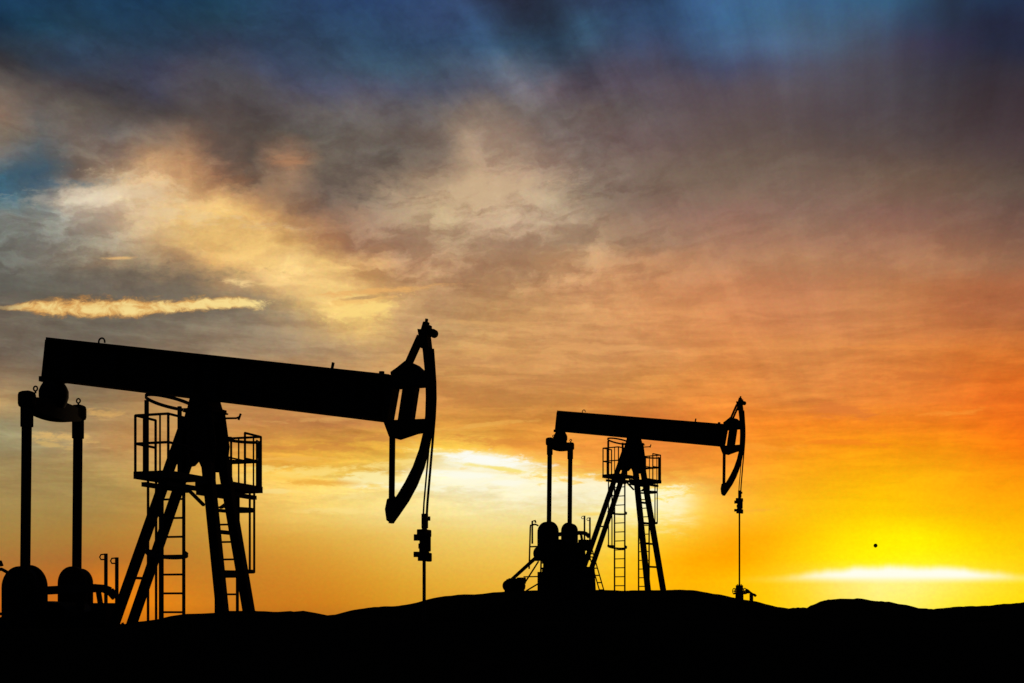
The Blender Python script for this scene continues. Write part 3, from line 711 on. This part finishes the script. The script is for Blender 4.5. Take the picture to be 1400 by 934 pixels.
# separate clouds: (x, y, half length, half thickness, colour, strength, ragged)
e1 = noise(vec(px * 5.0, py * 9.0, 1.3), 1.0, 7, .65, .4)[0]
e3 = noise(vec(px * 3.2, py * 11.0, 8.3), 1.0, 8, .68, .3)[0]
e2 = noise(vec(px * 1.6, py * 9.0, 6.3), 1.0, 6, .6, .3)[0]
tophump = (noise(vec(px * 2.6, 0.7, 0.2), 1.0, 4, .55)[0] - .5) * .13
e4 = noise(vec(px * 3.8, py * 6.0, 2.3), 1.0, 9, .68, .5)[0]
px = px + gain * 1e-7      # evaluated after the base map, which keeps the shader's working memory small
py = py + gain * 1e-7
def cloud(x, y, lx, ly, col, k=1.0, tilt=0.0, rag=1.0, nz=None, edge=.5):
    global res
    u = (px - x) / (lx * 1.15); v = (py - y - (px - x) * tilt) / (ly * 1.3)
    d = 1.2 - (u * u + v * v).f('SQRT') + ((nz or e3) - .5) * (4.0 * rag)
    m = sstep(d, .1, edge + .5) * k
    res = mixc(m, res, enc(col))
    return m
cloud(2.10, 2.90, 1.5, .10, (226, 206, 176), .25, .12, 1.2)
cloud(1.15, 2.68, .42, .10, (226, 208, 182), .75, .25, .8, e1, .9)
cloud(0.55, 2.70, .30, .05, (160, 156, 146), .6, -.2, .8, e1, .9)
cloud(1.62, 3.53, .24, .025, (240, 190, 120), .75, -.03, .7)
cloud(3.28, 3.86, .24, .045, (252, 216, 148), .85, .10, .7)
cloud(3.60, 3.88, .30, .03, (246, 208, 140), .6, .05, .8)
cloud(5.25, 3.97, .85, .035, (238, 178, 104), .75, -.07, .9)
cloud(4.95, 4.12, .55, .05, (244, 190, 110), .8, -.10, .9)
cloud(4.98, 4.22, .36, .09, (252, 214, 128), .6, -.25, .9, e1)
cloud(4.95, 4.07, .22, .025, (178, 140, 96), .7, -.08, .7)
cloud(3.92, 2.22, .34, .08, (186, 132, 94), .6, .02, .8, None, .9)
cloud(6.35, 2.02, .16, .22, (182, 152, 122), .45, .0, .9, e1, 1.2)
cloud(6.60, 2.62, .75, .14, (202, 172, 136), .45, -.15, 1.1, e1, 1.0)
cloud(6.80, 4.42, .65, .04, (220, 166, 102), .6, .02, .9)
cloud(0.85, 5.98, .40, .07, (230, 184, 108), .75, .08, 1.0)
cloud(0.70, 6.08, .30, .05, (220, 180, 104), .6, .15, 1.0)
cloud(1.45, 5.68, .25, .07, (230, 178, 100), .6, .1, 1.0)
cloud(4.60, 5.72, .80, .03, (222, 166, 92), .6, -.06, 1.0)
cloud(6.60, 5.82, .70, .03, (240, 180, 84), .6, -.10, 1.0)
cloud(5.10, 6.55, .55, .10, (255, 242, 184), .85, .0, .8)
cloud(4.20, 6.46, .70, .06, (255, 226, 132), .8, .0, .8)
cloud(6.70, 6.46, .75, .035, (252, 212, 116), .75, .07, .8)
cloud(6.30, 6.60, .85, .07, (255, 252, 226), .6, .03, .9)
cloud(4.30, 6.60, .55, .045, (236, 166, 60), .7, .0, .8)
cloud(3.75, 6.72, .35, .03, (252, 224, 140), .7, .0, .8)
cloud(4.80, 6.80, .40, .05, (254, 230, 150), .6, -.03, .9)
cloud(8.10, 7.03, .30, .03, (252, 206, 70), .6, .0, .7)
cloud(10.30, 6.98, .35, .03, (246, 170, 60), .5, -.05, .8)
cloud(11.45, 5.60, .55, .10, (218, 118, 54), .55, .05, .9)
cloud(12.6, 5.15, .60, .08, (206, 110, 48), .45, .0, .9)
for a in ((3.75, 6.50, .45, .045, (255, 214, 104), .75, .02), (4.45, 6.44, .55, .05, (255, 216, 112), .7, -.02), (5.05, 6.52, .5, .06, (255, 236, 160), .75, .03),
          (4.05, 6.28, .6, .035, (246, 186, 84), .7, .0), (5.4, 6.34, .5, .05, (255, 226, 136), .7, -.08), (3.6, 6.40, .3, .03, (255, 226, 130), .6, .0),
          (5.6, 6.68, .5, .05, (255, 250, 214), .7, .02), (4.6, 6.98, .5, .04, (255, 226, 140), .5, .0), (6.2, 6.22, .55, .05, (255, 236, 150), .7, .12),
          (4.3, 6.12, .8, .05, (206, 130, 62), .5, .0), (5.1, 6.00, .6, .05, (198, 126, 64), .5, -.05), (6.8, 6.04, .7, .06, (214, 130, 58), .5, .05),
          (6.3, 4.95, .8, .06, (190, 132, 84), .45, -.05), (7.6, 5.25, .9, .06, (196, 128, 74), .45, .0), (8.2, 4.75, .7, .05, (228, 164, 100), .5, .05),
          (10.6, 4.85, .8, .05, (206, 126, 70), .45, .0), (12.3, 4.75, .7, .04, (238, 146, 68), .5, .0), (13.0, 5.65, .5, .035, (250, 150, 50), .6, -.08),
          (10.2, 6.10, .9, .05, (255, 162, 50), .5, .05), (11.6, 6.05, .8, .04, (244, 126, 30), .5, .05), (9.6, 5.35, .8, .05, (238, 150, 70), .5, -.03)):
    cloud(*a)
cloud(1.85, 2.62, .75, .20, (226, 202, 166), .55, .12, 1.0, e1, 1.0)
cloud(3.55, 3.45, 1.0, .42, (250, 204, 122), .45, .45, .9, e1, 1.2)
cloud(4.85, 4.28, .50, .16, (255, 220, 128), .7, -.1, .9, e1, .8)
cloud(6.75, 2.62, .90, .20, (204, 174, 138), .55, -.08, 1.1, e1, .9)
cloud(4.75, 2.45, .55, .26, (94, 80, 72), .6, .15, 1.0, e1, 1.2)
cloud(3.15, 2.10, .35, .40, (88, 76, 70), .55, .6, .9, e1, 1.2)
cloud(1.60, 3.75, 1.6, .16, (98, 90, 80), .45, .0, 1.0, e1, 1.2)
cloud(0.75, 2.52, .75, .06, (58, 94, 118), .55, -.05, 1.0, e1, .9)
# bright ragged streak at the left
st_top = 4.07 + sstep(px, .75, .0) * .11
st_bot = 4.335 - sstep(px, 1.9, 2.8) * .09 - sstep(px, .75, .05) * .09
cx = (st_top + st_bot) * .5
u = (px - 1.66) / 1.98; v = (py - cx) / ((st_bot - st_top) * .5)
body = 1.0 - (u.f('ABSOLUTE').f('POWER', 8.0) + v * v).f('SQRT') + (e4 - .5) * 2.6 + (e3 - .5) * 1.2 + .25
sm = sstep(body, .0, .85) * sstep(px, -.3, .45)
tone = sstep((e4 - .5) * 2.6 + (1.0 - v * v) * .55 + sstep(px, 1.6, 3.0) * .25, -.1, 1.0)
res = mixc(sm * .95, res, mixc(tone, enc((212, 140, 66)), enc((255, 226, 146))))
# edge of the orange bank over the pale clearing behind the farther machine
yb = 6.14 + sstep(px, 5.6, 7.6) * .30 + sstep(px, 7.0, 9.5) * .24 + (e3 - .5) * .9 + (f2 - .5) * .7
pm = sstep(px, 5.4, 6.6) * sstep(px, 9.7, 9.2)
res = mixc(pm * sstep(py - yb, -.04, .14) * sstep(py - yb, .7, .15) * .75, res, enc((255, 250, 220)))
res = mixc(pm * sstep(px, 6.3, 7.4) * sstep(yb - py, -.04, .16) * sstep(yb - py, .6, .15) * .5, res, enc((240, 150, 56)))
res = mixc(pm * sstep(yb - py, -.10, .02) * sstep(yb - py, .28, .04) * .40, res, enc((255, 206, 78)))
cloud(6.85, 6.33, .85, .10, (255, 255, 242), .95, .10, .7)
cloud(6.62, 6.27, .55, .09, (255, 255, 246), .95, .08, .6)
cloud(6.30, 6.48, .75, .05, (255, 254, 236), .85, .03, .7)
cloud(6.85, 6.41, .55, .028, (250, 226, 110), .8, .13, .7)
cloud(6.95, 6.60, .32, .045, (255, 252, 232), .8, -.04, .6)
# white-hot slit of open sky over the sun: crisp bottom edge, ragged top
ht = sstep(px, 10.2, 11.8) * (sstep(px, 14.3, 12.9) * .8 + .2)
ytop = 7.92 - ht * .17 - tophump
slit = sstep(py - ytop, -.06, .08) * sstep(py, 8.0, 7.86) * sstep(px, 9.8, 11.7) * (sstep(px, 14.4, 13.1) * .75 + .25)
res = mixc(slit, res, enc((255, 255, 240)))

gm_ = N.new('ShaderNodeGamma'); gm_.inputs[1].default_value = 2.2; L.new(res, gm_.inputs[0])
# away from the sunset the unseen sky is darkened to keep machines black
side = sstep(AZ.f('ABSOLUTE'), 25.0, 46.0)
upf = sstep(EL, 26.0, 48.0)
dusk = side._m('MAXIMUM', upf)
dn = noise(vec(dx * 3.0, dy * 3.0, dz * 5.0), 1.0, 6, .6)[0]
duskc = mixc(dn, (.006, .010, .018), (.014, .016, .024))
col = mixc(dusk, gm_.outputs[0], duskc)
bg = N.new('ShaderNodeBackground'); L.new(col, bg.inputs[0]); bg.inputs[1].default_value = 1.0
SUN_AZ, SUN_EL = math.degrees(math.atan(500 / FPX)), 1.5
sk = N.new('ShaderNodeTexSky'); sk.sky_type = 'NISHITA'; sk.sun_disc = False
sk.sun_elevation = R(SUN_EL); sk.sun_rotation = R(SUN_AZ)
bg2 = N.new('ShaderNodeBackground'); L.new(sk.outputs[0], bg2.inputs[0]); bg2.inputs[1].default_value = .05
mx = N.new('ShaderNodeMixShader'); mx.inputs[0].default_value = .97      # clouds cover nearly all of the clear sky
L.new(bg2.outputs[0], mx.inputs[1]); L.new(bg.outputs[0], mx.inputs[2])
out = N.new('ShaderNodeOutputWorld'); L.new(mx.outputs[0], out.inputs[0])
w.cycles.sampling_method = 'MANUAL'; w.cycles.sample_map_resolution = 512

# ------------------------------------------------------------------ sun, low behind the cloud bank
sl = bpy.data.lights.new('sun', 'SUN'); sl.energy = .2; sl.angle = R(.5); sl.color = (1, .72, .42)
so = bpy.data.objects.new('sun', sl); COL.objects.link(so)
d = Vector((math.sin(R(SUN_AZ)) * math.cos(R(SUN_EL)), math.cos(R(SUN_AZ)) * math.cos(R(SUN_EL)), math.sin(R(SUN_EL))))
so.rotation_euler = (-d).to_track_quat('-Z', 'Y').to_euler()

# ------------------------------------------------------------------ camera
cd = bpy.data.cameras.new('camera'); cam = bpy.data.objects.new('camera', cd); COL.objects.link(cam)
cd.sensor_width = 36; cd.lens = 36 * FPX / 1400; cd.shift_y = 363 / 1400
cd.clip_start = .1; cd.clip_end = 20000
cam.location = (0, 0, EYE); cam.rotation_euler = (R(90), 0, 0)
scn.camera = cam
vs_ = scn.view_settings
vs_.view_transform = 'Standard'; vs_.look = 'None'; vs_.exposure = 0; vs_.gamma = 1; vs_.use_curve_mapping = False
